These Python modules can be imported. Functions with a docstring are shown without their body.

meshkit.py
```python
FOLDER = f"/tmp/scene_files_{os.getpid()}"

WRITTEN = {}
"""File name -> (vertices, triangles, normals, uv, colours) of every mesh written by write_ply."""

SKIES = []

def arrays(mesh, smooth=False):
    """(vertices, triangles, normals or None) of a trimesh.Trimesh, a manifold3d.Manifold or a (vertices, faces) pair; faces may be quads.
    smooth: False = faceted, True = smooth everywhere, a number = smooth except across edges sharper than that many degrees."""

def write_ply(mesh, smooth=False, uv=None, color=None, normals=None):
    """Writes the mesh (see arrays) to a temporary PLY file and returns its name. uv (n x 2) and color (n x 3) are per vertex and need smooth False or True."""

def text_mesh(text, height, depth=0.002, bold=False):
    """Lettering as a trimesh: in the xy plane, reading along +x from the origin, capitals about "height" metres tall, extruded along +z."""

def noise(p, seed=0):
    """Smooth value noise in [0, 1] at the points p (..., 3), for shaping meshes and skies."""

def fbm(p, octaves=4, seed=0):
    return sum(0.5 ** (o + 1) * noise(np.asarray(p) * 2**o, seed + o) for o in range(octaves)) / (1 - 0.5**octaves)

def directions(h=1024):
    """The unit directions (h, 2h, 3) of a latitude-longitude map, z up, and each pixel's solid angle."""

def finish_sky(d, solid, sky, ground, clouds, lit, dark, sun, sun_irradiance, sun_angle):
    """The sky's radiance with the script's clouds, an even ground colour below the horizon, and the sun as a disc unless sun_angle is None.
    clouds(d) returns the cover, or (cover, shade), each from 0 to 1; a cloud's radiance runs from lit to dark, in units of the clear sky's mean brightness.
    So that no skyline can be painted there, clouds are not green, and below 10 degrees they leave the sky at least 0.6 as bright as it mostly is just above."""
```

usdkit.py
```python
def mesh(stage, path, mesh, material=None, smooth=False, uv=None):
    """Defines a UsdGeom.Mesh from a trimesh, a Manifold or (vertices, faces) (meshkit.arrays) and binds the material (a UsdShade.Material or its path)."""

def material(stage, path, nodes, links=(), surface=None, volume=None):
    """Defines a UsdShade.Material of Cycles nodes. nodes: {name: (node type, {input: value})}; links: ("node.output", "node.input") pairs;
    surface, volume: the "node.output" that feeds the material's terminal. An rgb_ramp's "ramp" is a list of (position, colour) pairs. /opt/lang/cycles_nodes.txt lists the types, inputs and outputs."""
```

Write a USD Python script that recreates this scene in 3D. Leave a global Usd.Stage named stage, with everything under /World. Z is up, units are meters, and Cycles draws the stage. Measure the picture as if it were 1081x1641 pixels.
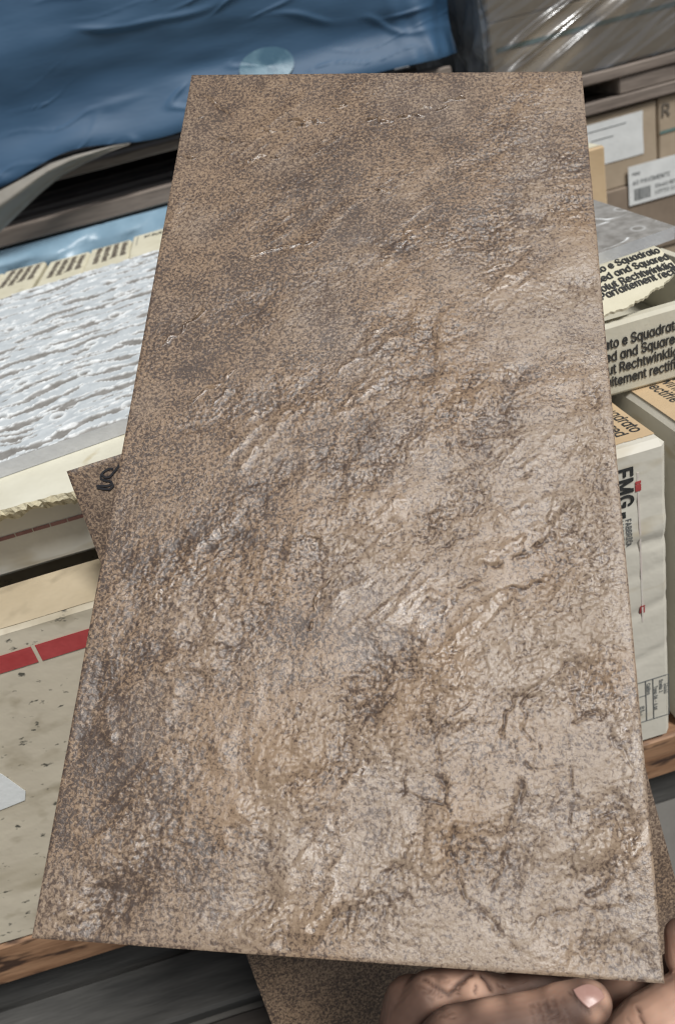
import functools, math
import numpy as np, trimesh, manifold3d as m3, usdkit, meshkit
from scipy import ndimage
from pxr import Usd, UsdGeom, UsdLux, UsdShade, Gf, Sdf, Vt

stage = Usd.Stage.CreateInMemory()
UsdGeom.SetStageUpAxis(stage, UsdGeom.Tokens.z)
UsdGeom.SetStageMetersPerUnit(stage, 1.0)
UsdGeom.Xform.Define(stage, '/World')
UsdGeom.Scope.Define(stage, '/World/Looks')

# ------------------------------------------------------------------ camera
FPX, CX, CY, PW, PH = 1280.0, 540.5, 820.5, 1081.0, 1641.0
down = np.array([555, 2120, 1280.0]); down /= np.linalg.norm(down)
ex = np.array([19060, -5130, 1280.0]); ex -= down * (ex @ down); ex /= np.linalg.norm(ex)
R = np.stack([ex, np.cross(-down, ex), -down])          # rows: world axes seen by the camera
C = np.array([-0.2840, -0.4962, 0.6298])
cam = UsdGeom.Camera.Define(stage, '/World/camera')
MM = np.eye(4); MM[0, :3] = R[:, 0]; MM[1, :3] = -R[:, 1]; MM[2, :3] = -R[:, 2]; MM[3, :3] = C
cam.AddTransformOp().Set(Gf.Matrix4d(*MM.ravel().tolist()))
cam.CreateFocalLengthAttr(6.8)
cam.CreateHorizontalApertureAttr(6.8 * PW / FPX)
cam.CreateVerticalApertureAttr(6.8 * PW / FPX * 1024 / 674)
cam.CreateFStopAttr(2.5)
cam.CreateFocusDistanceAttr(0.48)
cam.CreateClippingRangeAttr(Gf.Vec2f(0.02, 200))
cam.CreateExposureAttr(1.12)

# ------------------------------------------------------------------ sky and sun (bright overcast)
SUN = np.array([0.28, -0.45, 0.85]); SUN /= np.linalg.norm(SUN)
usdkit.material(stage, '/World/Looks/sky_look', {
    'sky': ('sky_texture', {'sky_type': 'single_scattering', 'sun_disc': False, 'sun_elevation': float(math.asin(SUN[2])),
                            'sun_rotation': float(math.atan2(SUN[0], SUN[1])), 'air_density': 1.0, 'aerosol_density': 2.0}),
    'tc': ('texture_coordinate', {}),
    'n': ('noise_texture', {'scale': 2.2, 'detail': 5.0, 'roughness': 0.55}),
    'r': ('rgb_ramp', {'ramp': [(0.3, (0.7, 0.7, 0.7)), (0.6, (0.95, 0.95, 0.95))]}),
    'cl': ('rgb_ramp', {'ramp': [(0.3, (1.45, 1.5, 1.58)), (0.7, (2.6, 2.66, 2.74))]}),
    'm': ('mix', {'mix_type': 'mix'}),
    'bg': ('background_shader', {'strength': 0.05})},
    [('tc.generated', 'n.vector'), ('n.fac', 'r.fac'), ('n.fac', 'cl.fac'), ('r.color', 'm.fac'), ('sky.color', 'm.color1'), ('cl.color', 'm.color2'),
     ('m.color', 'bg.color')], surface='bg.background')
dome = UsdLux.DomeLight.Define(stage, '/World/sky')
UsdShade.MaterialBindingAPI.Apply(dome.GetPrim()).Bind(UsdShade.Material.Get(stage, '/World/Looks/sky_look'))
dome.GetPrim().SetCustomDataByKey('kind', 'structure')
sun = UsdLux.DistantLight.Define(stage, '/World/sun')
sun.CreateNormalizeAttr(True); sun.CreateIntensityAttr(0.40); sun.CreateAngleAttr(16.0); sun.CreateColorAttr(Gf.Vec3f(1.0, 0.985, 0.96))
_z = SUN; _x = np.cross([0, 0, 1.0], _z); _x /= np.linalg.norm(_x); _y = np.cross(_z, _x)
MM = np.eye(4); MM[0, :3], MM[1, :3], MM[2, :3] = _x, _y, _z
sun.AddTransformOp().Set(Gf.Matrix4d(*MM.ravel().tolist()))

# ------------------------------------------------------------------ helpers
rng = np.random.default_rng(7)
def ray(p): return R @ np.array([(p[0] - CX) / FPX, (p[1] - CY) / FPX, 1.0])
def on_z(p, z): d = ray(p); return C + d * (z - C[2]) / d[2]
def on_y(p, y): d = ray(p); return C + d * (y - C[1]) / d[1]
def unit(v): v = np.asarray(v, float); return v / np.linalg.norm(v)

used = {}
def numbered(parent, name):
    k = used.get((parent, name), 0); used[(parent, name)] = k + 1
    return f'{parent}/{name}' if k == 0 else f'{parent}/{name}_{k:03d}'
BASE = {}
def tag(prim, label=None, cat=None, group=None, kind=None):
    for k, v in (('label', label), ('category', cat), ('group', group), ('kind', kind)):
        if v: prim.SetCustomDataByKey(k, v)
    return prim
def thing(name, label, cat, base=(0, 0, 0), frame=None, group=None):
    path = numbered('/World', name)
    x = UsdGeom.Xform.Define(stage, path)
    M = np.eye(4)
    if frame is not None: M[:3, :3] = frame
    M[3, :3] = base
    x.AddTransformOp().Set(Gf.Matrix4d(*M.ravel().tolist()))
    BASE[path] = (np.asarray(base, float), frame is not None)
    tag(x.GetPrim(), label, cat, group)
    return path
def arr(mesh):
    if hasattr(mesh, 'to_mesh'):
        q = mesh.to_mesh(); return np.array(q.vert_properties[:, :3], float), np.array(q.tri_verts)
    if isinstance(mesh, tuple): return np.asarray(mesh[0], float), np.asarray(mesh[1])
    return np.array(mesh.vertices, float), np.array(mesh.faces)
def obj(name, mesh, mat, parent='/World', smooth=False, label=None, kind=None, prim=None, cat=None, uv=None):
    """One Mesh; vertices are given in world coordinates unless the thing has its own frame."""
    v, f = arr(mesh)
    root = '/'.join(parent.split('/')[:3])
    if root in BASE and not BASE[root][1]: v = v - BASE[root][0]
    path = numbered(parent, name)
    g = usdkit.mesh(stage, path, (v, f), f'/World/Looks/{mat}', smooth=smooth)
    for k, val in (prim or {}).items():
        UsdGeom.PrimvarsAPI(g).CreatePrimvar(k, Sdf.ValueTypeNames.FloatArray, 'vertex').Set(Vt.FloatArray.FromNumpy(np.asarray(val, np.float32)))
    tag(g.GetPrim(), label, cat, None, kind)
    return path
def cat_(*ms):
    vs, fs, o = [], [], 0
    for m in ms:
        v, f = arr(m); vs.append(v); fs.append(f + o); o += len(v)
    return np.vstack(vs), np.vstack(fs)
def cbox(x0, x1, y0, y1, z0, z1, r=0.002):
    P = []
    for sx in (0, 1):
        for sy in (0, 1):
            for sz in (0, 1):
                c = np.array([(x0, x1)[sx], (y0, y1)[sy], (z0, z1)[sz]]); d = np.array([1 - 2 * sx, 1 - 2 * sy, 1 - 2 * sz]) * r
                for k in range(3):
                    q = c + d; q[k] = c[k]; P.append(q)
    return trimesh.convex.convex_hull(np.array(P))
def fine(mesh, size):
    v, f = arr(mesh); v, f = trimesh.remesh.subdivide_to_size(v, f, size, max_iter=14)
    m = trimesh.Trimesh(v, f, process=True); m.merge_vertices(); return np.array(m.vertices), np.array(m.faces)
def nz(P, k, seed, octs=3): return meshkit.fbm(np.asarray(P) * k + 37.1, octs, seed) - 0.5
def warp(P, amp, seed, k=9.0):
    P = np.asarray(P, float)
    return P + amp * np.stack([nz(P, k, seed), nz(P, k, seed + 11), nz(P, k, seed + 23)], 1) * 2
def place(mesh, o, xd, yd):
    v, f = arr(mesh); xd, yd = np.asarray(xd, float), np.asarray(yd, float); n = unit(np.cross(xd, yd))
    return np.asarray(o) + v[:, :1] * xd + v[:, 1:2] * yd + v[:, 2:3] * n, f
@functools.lru_cache(None)
def glyphs(s, h, depth, bold): return arr(meshkit.text_mesh(s, h, depth, bold))
def text(s, h, o, xd, yd, bold=True, squeeze=1.0, depth=0.00025):
    v, f = glyphs(s, h, depth, bold); v = v.copy(); v[:, 0] *= squeeze
    return place((v, f), o, xd, yd)
def noise2(shape_pts, cell, seed):
    """Smooth 2D noise of unit variance or so at the points (x, y) for a lattice of the given cell size."""
    x, y = shape_pts; g = ndimage.spline_filter(np.random.default_rng(seed).normal(size=(257, 257)), 3, mode='grid-wrap')
    u, w = x / cell + 40.3, y / cell + 40.7
    return ndimage.map_coordinates(g, [u, w], order=3, mode='grid-wrap', prefilter=False)
def sstep(a, b, x): t = np.clip((x - a) / (b - a), 0, 1); return t * t * (3 - 2 * t)
def grid_faces(nx, ny):
    i = np.arange(nx - 1)[:, None] * ny + np.arange(ny - 1)[None]; i = i.ravel()
    return np.vstack([np.c_[i, i + ny, i + ny + 1], np.c_[i, i + ny + 1, i + 1]])
def strip(A, B, n=1):
    """A sheet between two polylines of equal length."""
    A, B = np.asarray(A, float), np.asarray(B, float); t = np.linspace(0, 1, n + 1)
    P = np.array([a + (b - a) * s for a, b in zip(A, B) for s in t]); return P, grid_faces(len(A), n + 1)
def thick(sheet, d):
    v, f = arr(sheet); d = np.asarray(d, float); n = len(v)
    e = np.sort(np.vstack([f[:, [0, 1]], f[:, [1, 2]], f[:, [2, 0]]]), axis=1); ed = np.vstack([f[:, [0, 1]], f[:, [1, 2]], f[:, [2, 0]]])
    _, inv, cnt = np.unique(e, axis=0, return_inverse=True, return_counts=True)
    b = ed[cnt[inv.ravel()] == 1]
    return np.vstack([v, v + d]), np.vstack([f, f[:, ::-1] + n, np.c_[b[:, 1], b[:, 0], b[:, 0] + n], np.c_[b[:, 1], b[:, 0] + n, b[:, 1] + n]])

# ------------------------------------------------------------------ materials
def mat(name, nodes, links, surface='p.BSDF'):
    usdkit.material(stage, f'/World/Looks/{name}', nodes, links, surface=surface)
def noisy(name, ramp, scale=20, stretch=(1, 1, 1), rough=0.6, bump=0.0004, bscale=200, spec=0.4, detail=4, spots=None, rot=(0, 0, 0), alpha=1.0):
    n = {'g': ('geometry', {}), 'mp': ('mapping', {'scale': stretch, 'rotation': rot}), 'n': ('noise_texture', {'scale': scale, 'detail': detail, 'roughness': 0.6}),
         'r': ('rgb_ramp', {'ramp': ramp}), 'bn': ('noise_texture', {'scale': bscale, 'detail': 3.0}), 'b': ('bump', {'strength': 0.8, 'distance': bump}),
         'p': ('principled_bsdf', {'roughness': rough, 'specular_ior_level': spec, 'alpha': alpha})}
    l = [('g.position', 'mp.vector'), ('mp.vector', 'n.vector'), ('n.fac', 'r.fac'), ('mp.vector', 'bn.vector'), ('bn.fac', 'b.height'), ('b.normal', 'p.normal')]
    last = 'r.color'
    for k, (sc, st, lo, hi, col, off) in enumerate(spots or []):
        n[f'sm{k}'] = ('mapping', {'scale': st, 'location': (off, off * .7, off * .3)}); n[f's{k}'] = ('noise_texture', {'scale': sc, 'detail': 3.0, 'roughness': 0.55})
        n[f'f{k}'] = ('map_range', {'from_min': lo, 'from_max': hi, 'to_min': 0.0, 'to_max': 1.0, 'clamp': True})
        n[f'x{k}'] = ('mix', {'color2': col})
        l += [('g.position', f'sm{k}.vector'), (f'sm{k}.vector', f's{k}.vector'), (f's{k}.fac', f'f{k}.value'), (f'f{k}.result', f'x{k}.fac'), (last, f'x{k}.color1')]
        last = f'x{k}.color'
    l.append((last, 'p.base_color')); mat(name, n, l)

# glazed stone-look porcelain: fine two-tone speckle pushed darker or lighter by the printed blotches
def stone(name, gain=0.90):
    mat(name, {
        'tc': ('texture_coordinate', {}), 'at': ('attribute', {'attribute': 'tone'}), 'gr': ('attribute', {'attribute': 'warmth'}),
        'n1': ('noise_texture', {'scale': 500.0, 'detail': 5.0, 'roughness': 0.72, 'distortion': 0.6}),
        'n2': ('noise_texture', {'scale': 60.0, 'detail': 4.0, 'roughness': 0.65}),
        'n3': ('noise_texture', {'scale': 26.0, 'detail': 3.0}),
        'm2': ('math', {'math_type': 'multiply_add', 'value2': 0.20, 'value3': -0.10}),
        'a1': ('math', {'math_type': 'add'}), 'a2': ('math', {'math_type': 'add'}),
        'ra': ('rgb_ramp', {'ramp': [(0.36, (0.335, 0.238, 0.158)), (0.45, (0.265, 0.183, 0.120)), (0.50, (0.165, 0.111, 0.075)), (0.55, (0.080, 0.055, 0.042)), (0.8, (0.050, 0.034, 0.027))]}),
        'rb': ('rgb_ramp', {'ramp': [(0.36, (0.345, 0.268, 0.200)), (0.45, (0.290, 0.219, 0.160)), (0.50, (0.205, 0.151, 0.112)), (0.55, (0.118, 0.081, 0.061)), (0.8, (0.066, 0.047, 0.038))]}),
        'gl': ('attribute', {'attribute': 'polish'}), 'rm': ('mix_float', {'b': 0.12}), 'mx': ('mix', {}), 'hs': ('hsv', {'saturation': 1.03, 'value': gain}),
        'rr': ('map_range', {'from_min': 0.3, 'from_max': 0.7, 'to_min': 0.33, 'to_max': 0.48}),
        'b1': ('noise_texture', {'scale': 750.0, 'detail': 3.0, 'roughness': 0.65}), 'b': ('bump', {'strength': 0.8, 'distance': 0.00038}),
        'p': ('principled_bsdf', {'specular_ior_level': 0.55})},
        [('tc.object', 'n1.vector'), ('tc.object', 'n2.vector'), ('tc.object', 'n3.vector'), ('tc.object', 'b1.vector'),
         ('n2.fac', 'm2.value1'), ('n1.fac', 'a1.value1'), ('m2.value', 'a1.value2'), ('a1.value', 'a2.value1'), ('at.fac', 'a2.value2'),
         ('a2.value', 'ra.fac'), ('a2.value', 'rb.fac'), ('gr.fac', 'mx.fac'), ('ra.color', 'mx.color1'), ('rb.color', 'mx.color2'), ('mx.color', 'hs.color'), ('hs.color', 'p.base_color'),
         ('n3.fac', 'rr.value'), ('rr.result', 'rm.a'), ('gl.fac', 'rm.fac'), ('rm.result', 'p.roughness'), ('b1.fac', 'b.height'), ('b.normal', 'p.normal')])
stone('stone_glaze')
noisy('tile_clay', [(0.3, (0.20, 0.14, 0.10)), (0.7, (0.29, 0.21, 0.155))], 120, rough=0.8)
noisy('marker_ink', [(0.3, (0.012, 0.012, 0.015)), (0.7, (0.02, 0.02, 0.024))], 50, rough=0.5)
noisy('grey_carton', [(0.3, (0.50, 0.445, 0.345)), (0.7, (0.62, 0.56, 0.44))], 7, rough=0.75, bump=0.0006, bscale=90, spots=[
    (26, (1, 1, 1.6), 0.58, 0.76, (0.36, 0.31, 0.22), 3.0), (7, (0.5, 1, 3.0), 0.50, 0.68, (0.34, 0.29, 0.20), 9.0), (70, (1, 1, 1.6), 0.615, 0.67, (0.10, 0.095, 0.075), 5.0)])
noisy('carton_brown_top', [(0.3, (0.45, 0.37, 0.25)), (0.7, (0.55, 0.46, 0.32))], 16, rough=0.8, bump=0.0006, bscale=160, spots=[(30, (1, 1, 1), 0.55, 0.75, (0.34, 0.28, 0.19), 2.0)])
noisy('white_carton', [(0.3, (0.60, 0.57, 0.49)), (0.7, (0.71, 0.68, 0.59))], 9, rough=0.6, bump=0.0005, bscale=120, spots=[(12, (0.7, 1, 2.5), 0.58, 0.70, (0.47, 0.40, 0.27), 4.0)])
noisy('cream_lid', [(0.3, (0.60, 0.57, 0.45)), (0.7, (0.74, 0.72, 0.60))], 12, rough=0.7, bump=0.0005, bscale=150, spots=[(24, (1, 1, 1), 0.62, 0.72, (0.50, 0.43, 0.27), 1.0)])
noisy('torn_edge', [(0.3, (0.42, 0.36, 0.22)), (0.6, (0.70, 0.64, 0.46))], 90, rough=0.9, bump=0.002, bscale=260)
noisy('text_carton', [(0.3, (0.54, 0.51, 0.41)), (0.7, (0.64, 0.61, 0.50))], 18, rough=0.7, bump=0.0004, bscale=150, spots=[(30, (1, 1, 2), 0.66, 0.75, (0.28, 0.24, 0.18), 6.0)])
noisy('cream_flap', [(0.3, (0.58, 0.54, 0.40)), (0.7, (0.70, 0.66, 0.51))], 25, rough=0.75, bump=0.0006, bscale=150, spots=[(40, (1, 1, 1), 0.64, 0.75, (0.40, 0.36, 0.24), 2.0)])
noisy('black_print', [(0.3, (0.020, 0.022, 0.022)), (0.7, (0.045, 0.045, 0.045))], 300, rough=0.6)
noisy('grey_print', [(0.3, (0.10, 0.11, 0.115)), (0.7, (0.17, 0.18, 0.18))], 300, rough=0.6)
noisy('red_print', [(0.3, (0.36, 0.045, 0.045)), (0.7, (0.48, 0.085, 0.085))], 25, rough=0.45)
noisy('faded_red_print', [(0.3, (0.24, 0.11, 0.10)), (0.7, (0.36, 0.19, 0.175))], 60, rough=0.6)
noisy('pink_print', [(0.35, (0.63, 0.54, 0.50)), (0.65, (0.65, 0.62, 0.56))], 40, rough=0.6)
noisy('brown_print', [(0.3, (0.12, 0.10, 0.08)), (0.7, (0.17, 0.145, 0.115))], 100, rough=0.7)
noisy('white_paper', [(0.3, (0.66, 0.68, 0.67)), (0.7, (0.78, 0.80, 0.79))], 30, rough=0.55)
noisy('kraft', [(0.3, (0.34, 0.27, 0.19)), (0.7, (0.44, 0.355, 0.26))], 12, rough=0.8)
noisy('kraft_dark', [(0.3, (0.20, 0.155, 0.115)), (0.7, (0.28, 0.22, 0.165))], 12, rough=0.8)
noisy('kraft_pale', [(0.3, (0.50, 0.40, 0.29)), (0.7, (0.60, 0.49, 0.37))], 12, rough=0.8)
noisy('kraft_light', [(0.3, (0.50, 0.36, 0.21)), (0.7, (0.60, 0.45, 0.28))], 12, rough=0.8)
noisy('teal_print', [(0.3, (0.10, 0.17, 0.16)), (0.7, (0.16, 0.24, 0.22))], 60, rough=0.6)
noisy('brown_plank', [(0.25, (0.10, 0.048, 0.024)), (0.42, (0.22, 0.118, 0.064)), (0.75, (0.40, 0.235, 0.135))], 14, stretch=(0.9, 9, 6), rough=0.6, bump=0.0012, bscale=30, detail=6,
      spots=[(16, (1, 2, 3.2), 0.56, 0.64, (0.055, 0.030, 0.020), 4.0)])
noisy('grey_plank', [(0.3, (0.040, 0.040, 0.038)), (0.7, (0.095, 0.092, 0.086))], 12, stretch=(0.8, 6, 6), rough=0.8, bump=0.0012, bscale=30, detail=6)
noisy('old_pallet_wood', [(0.3, (0.13, 0.105, 0.088)), (0.7, (0.27, 0.225, 0.19))], 8, stretch=(0.8, 9, 9), rough=0.8, bump=0.0015, bscale=25)
noisy('dark_wood', [(0.3, (0.035, 0.03, 0.027)), (0.7, (0.07, 0.06, 0.052))], 10, stretch=(0.8, 6, 6), rough=0.85)
noisy('concrete', [(0.3, (0.11, 0.105, 0.095)), (0.7, (0.19, 0.18, 0.165))], 5, rough=0.85, bump=0.001, bscale=90, detail=8)
noisy('blue_tarp', [(0.3, (0.020, 0.064, 0.130)), (0.7, (0.042, 0.104, 0.190))], 4, stretch=(0.4, 1, 1.5), rough=0.58, bump=0.001, bscale=40, spec=0.5)
noisy('pale_blue_film', [(0.3, (0.17, 0.28, 0.37)), (0.7, (0.27, 0.40, 0.50))], 9, rough=0.35, bump=0.003, bscale=25)
noisy('blue_sticker', [(0.40, (0.06, 0.135, 0.20)), (0.6, (0.15, 0.26, 0.33))], 20, rough=0.4)
noisy('grey_film', [(0.3, (0.36, 0.335, 0.29)), (0.7, (0.48, 0.45, 0.40))], 14, alpha=0.62, rough=0.35, bump=0.002, bscale=40)
noisy('nail', [(0.3, (0.36, 0.20, 0.165)), (0.7, (0.44, 0.27, 0.225))], 120, rough=0.33, bump=0.0001, bscale=400)
noisy('nail_tip', [(0.3, (0.55, 0.45, 0.41)), (0.7, (0.62, 0.52, 0.48))], 120, rough=0.35, bump=0.0001)
mat('clear_film', {'tc': ('geometry', {}), 'n': ('noise_texture', {'scale': 14.0, 'detail': 4.0}), 'b': ('bump', {'strength': 0.6, 'distance': 0.004}),
    'f': ('fresnel', {'IOR': 1.5}), 'mr': ('map_range', {'from_min': 0.0, 'from_max': 1.0, 'to_min': 0.20, 'to_max': 0.9}), 't': ('transparent_bsdf', {'color': (0.90, 0.91, 0.90)}), 'gl': ('glossy_bsdf', {'color': (0.9, 0.92, 0.93), 'roughness': 0.22}), 'm': ('mix_closure', {})},
    [('tc.position', 'n.vector'), ('n.fac', 'b.height'), ('b.normal', 'gl.normal'), ('f.fac', 'mr.value'), ('mr.result', 'm.fac'), ('t.BSDF', 'm.closure1'), ('gl.BSDF', 'm.closure2')], surface='m.closure')
mat('slab_body', {'g': ('geometry', {}), 'c': ('attribute', {'attribute': 'crust'}), 'rim': ('attribute', {'attribute': 'rim'}), 'n': ('noise_texture', {'scale': 90.0, 'detail': 4.0}),
    'rg': ('rgb_ramp', {'ramp': [(0.3, (0.19, 0.18, 0.165)), (0.7, (0.31, 0.30, 0.285))]}), 'rw': ('rgb_ramp', {'ramp': [(0.3, (0.43, 0.465, 0.485)), (0.7, (0.54, 0.575, 0.59))]}),
    'm': ('mix', {}), 'm2': ('mix', {'color2': (0.80, 0.82, 0.82)}), 'bn': ('noise_texture', {'scale': 300.0, 'detail': 3.0}), 'b': ('bump', {'strength': 0.7, 'distance': 0.0005}),
    'p': ('principled_bsdf', {'roughness': 0.85, 'specular_ior_level': 0.15})},
    [('g.position', 'n.vector'), ('g.position', 'bn.vector'), ('n.fac', 'rg.fac'), ('n.fac', 'rw.fac'), ('c.fac', 'm.fac'), ('rg.color', 'm.color1'), ('rw.color', 'm.color2'), ('rim.fac', 'm2.fac'), ('m.color', 'm2.color1'),
     ('m2.color', 'p.base_color'), ('bn.fac', 'b.height'), ('b.normal', 'p.normal')])
noisy('slab_side', [(0.3, (0.46, 0.47, 0.49)), (0.7, (0.55, 0.56, 0.58))], 60, rough=0.7, bump=0.0004, bscale=300)
mat('skin', {'g': ('geometry', {}), 'a': ('attribute', {'attribute': 'palm'}), 'n': ('noise_texture', {'scale': 160.0, 'detail': 4.0}), 'n2': ('noise_texture', {'scale': 45.0, 'detail': 3.0}),
    'rd': ('rgb_ramp', {'ramp': [(0.3, (0.078, 0.044, 0.032)), (0.7, (0.155, 0.090, 0.066))]}), 'rp': ('rgb_ramp', {'ramp': [(0.3, (0.50, 0.295, 0.205)), (0.7, (0.62, 0.385, 0.28))]}),
    'm': ('mix', {}), 'v': ('voronoi_texture', {'scale': 1500.0, 'feature': 'distance_to_edge'}), 'cr': ('attribute', {'attribute': 'crease'}), 'md': ('mix', {'color2': (0.055, 0.028, 0.020)}), 'b': ('bump', {'strength': 0.5, 'distance': 0.0003}),
    'p': ('principled_bsdf', {'roughness': 0.58, 'specular_ior_level': 0.32, 'subsurface_weight': 0.10, 'subsurface_scale': 0.004, 'subsurface_radius': (1.0, 0.35, 0.2)})},
    [('g.position', 'n.vector'), ('g.position', 'n2.vector'), ('g.position', 'v.vector'), ('n2.fac', 'rd.fac'), ('n2.fac', 'rp.fac'), ('a.fac', 'm.fac'), ('rd.color', 'm.color1'), ('rp.color', 'm.color2'), ('m.color', 'md.color1'), ('cr.fac', 'md.fac'), ('md.color', 'p.base_color'),
     ('v.distance', 'b.height'), ('b.normal', 'p.normal')])
# ------------------------------------------------------------------ ground
GZ = -0.147
g = np.linspace(-6, 6, 61); gx, gy = np.meshgrid(g, g, indexing='ij')
P = np.c_[gx.ravel(), gy.ravel(), np.full(gx.size, GZ)]; P[:, 2] += 0.002 * nz(P, 1.3, 3)
obj('ground', (P, grid_faces(61, 61)), 'concrete', kind='structure')

# ------------------------------------------------------------------ front pallet
pal = thing('wooden_pallet', 'wooden pallet with a thick orange brown front plank, under the upright grey cartons', 'pallet', (0, 0.4, GZ))
for k, (y0, y1) in enumerate([(0.0, 0.11), (0.16, 0.26), (0.31, 0.41), (0.46, 0.56), (0.61, 0.71), (0.76, 0.88)]):
    b = fine(cbox(-1.05, 0.75, y0 + 0.001, y1, -0.057 if k == 0 else -0.024, -0.0015, 0.003), 0.03)
    obj('plank', (warp(b[0], 0.0016, 30 + k, 14), b[1]), 'brown_plank' if k == 0 else 'old_pallet_wood', pal, smooth=30)
for k, x in enumerate((-1.02, -0.62, -0.22, 0.18, 0.58)):
    obj('spacer', cbox(x, x + 0.09, 0.035, 0.86, -0.066, -0.0585 if True else 0, 0.001), 'dark_wood', pal)
b = fine(cbox(-1.05, 0.75, 0.034, 0.105, -0.1455, -0.0665, 0.004), 0.03)
obj('skid_beam', (warp(b[0], 0.0016, 51, 12), b[1]), 'grey_plank', pal, smooth=30, label='weathered grey beam under the brown plank')
for y in (0.36, 0.76):
    obj('skid_beam', cbox(-1.05, 0.75, y, y + 0.08, -0.1455, -0.0665, 0.004), 'grey_plank', pal)
for k, (y0, x1, h_) in enumerate([(0.027, -0.20, 0.016), (-0.048, -0.26, 0.012)]):
    b = fine(cbox(-1.2, x1, y0 - 0.066, y0, GZ + 0.004, GZ + 0.004 + h_, 0.003), 0.03)
    obj('loose_board', (warp(b[0], 0.001, 61 + k, 12), b[1]), 'grey_plank' if k == 0 else 'dark_wood', pal, smooth=30)

# ------------------------------------------------------------------ upright cartons
def carton(name, label, x0, x1, y0, y1, z0, z1, m, top=None, amp=0.0016, seed=0, group=None, r=0.003, kk=9.0, cut=None, inset=0.004, front=0.004, rag=0.0, size=0.022, dents=()):
    t = thing(name, label, 'carton', ((x0 + x1) / 2, (y0 + y1) / 2, z0), group=group)
    b = cbox(x0, x1, y0, y1, z0, z1, r)
    if cut: b = m3.Manifold.hull_points(np.asarray(b.vertices, float)) - m3.Manifold.cube([cut[1] - cut[0], cut[3] - cut[2], cut[5] - cut[4]]).translate([cut[0], cut[2], cut[4]])
    v, f = fine(b, size)
    def w(p):
        q = warp(p, amp, seed, kk)
        for z_, dp, wd, sl in dents: q[:, 1] += dp * np.exp(-((p[:, 2] - z_ - sl * (p[:, 0] - x0) - 0.003 * nz(p, 30, seed + 5)) / wd) ** 2) * (p[:, 1] < y0 + 0.02)
        return q
    obj('carton_body', (w(v), f), m, t, smooth=40)
    if top:
        ins = inset; g = np.random.default_rng(seed); nn = 160; q = np.linspace(x0 + ins, x1 - ins, nn)
        fr_ = y0 + front + ndimage.gaussian_filter1d(g.normal(size=nn), 1.5) * rag + ndimage.gaussian_filter1d(g.normal(size=nn), 9) * rag * 3
        A = np.c_[q, fr_, np.full(nn, z1 + 0.0005)]; B = A.copy(); B[:, 1] = y1 - ins
        P, f = strip(A, B, 10); obj('top_panel', (w(P), f), top, t, smooth=40)
    return t, w
def printed(name, mesh, m, t, w, size=0.02, **k):
    v, f = fine(mesh, size); return obj(name, (w(v), f), m, t, **k)
def rect_y(x0, x1, z0, z1, y):          # a thin sheet on a face that looks towards -y
    return trimesh.creation.box(bounds=[[x0, y - 0.00012, z0], [x1, y + 0.00012, z1]])
XD, ZD, YD = np.array([1.0, 0, 0]), np.array([0, 0, 1.0]), np.array([0, 1.0, 0])

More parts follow.
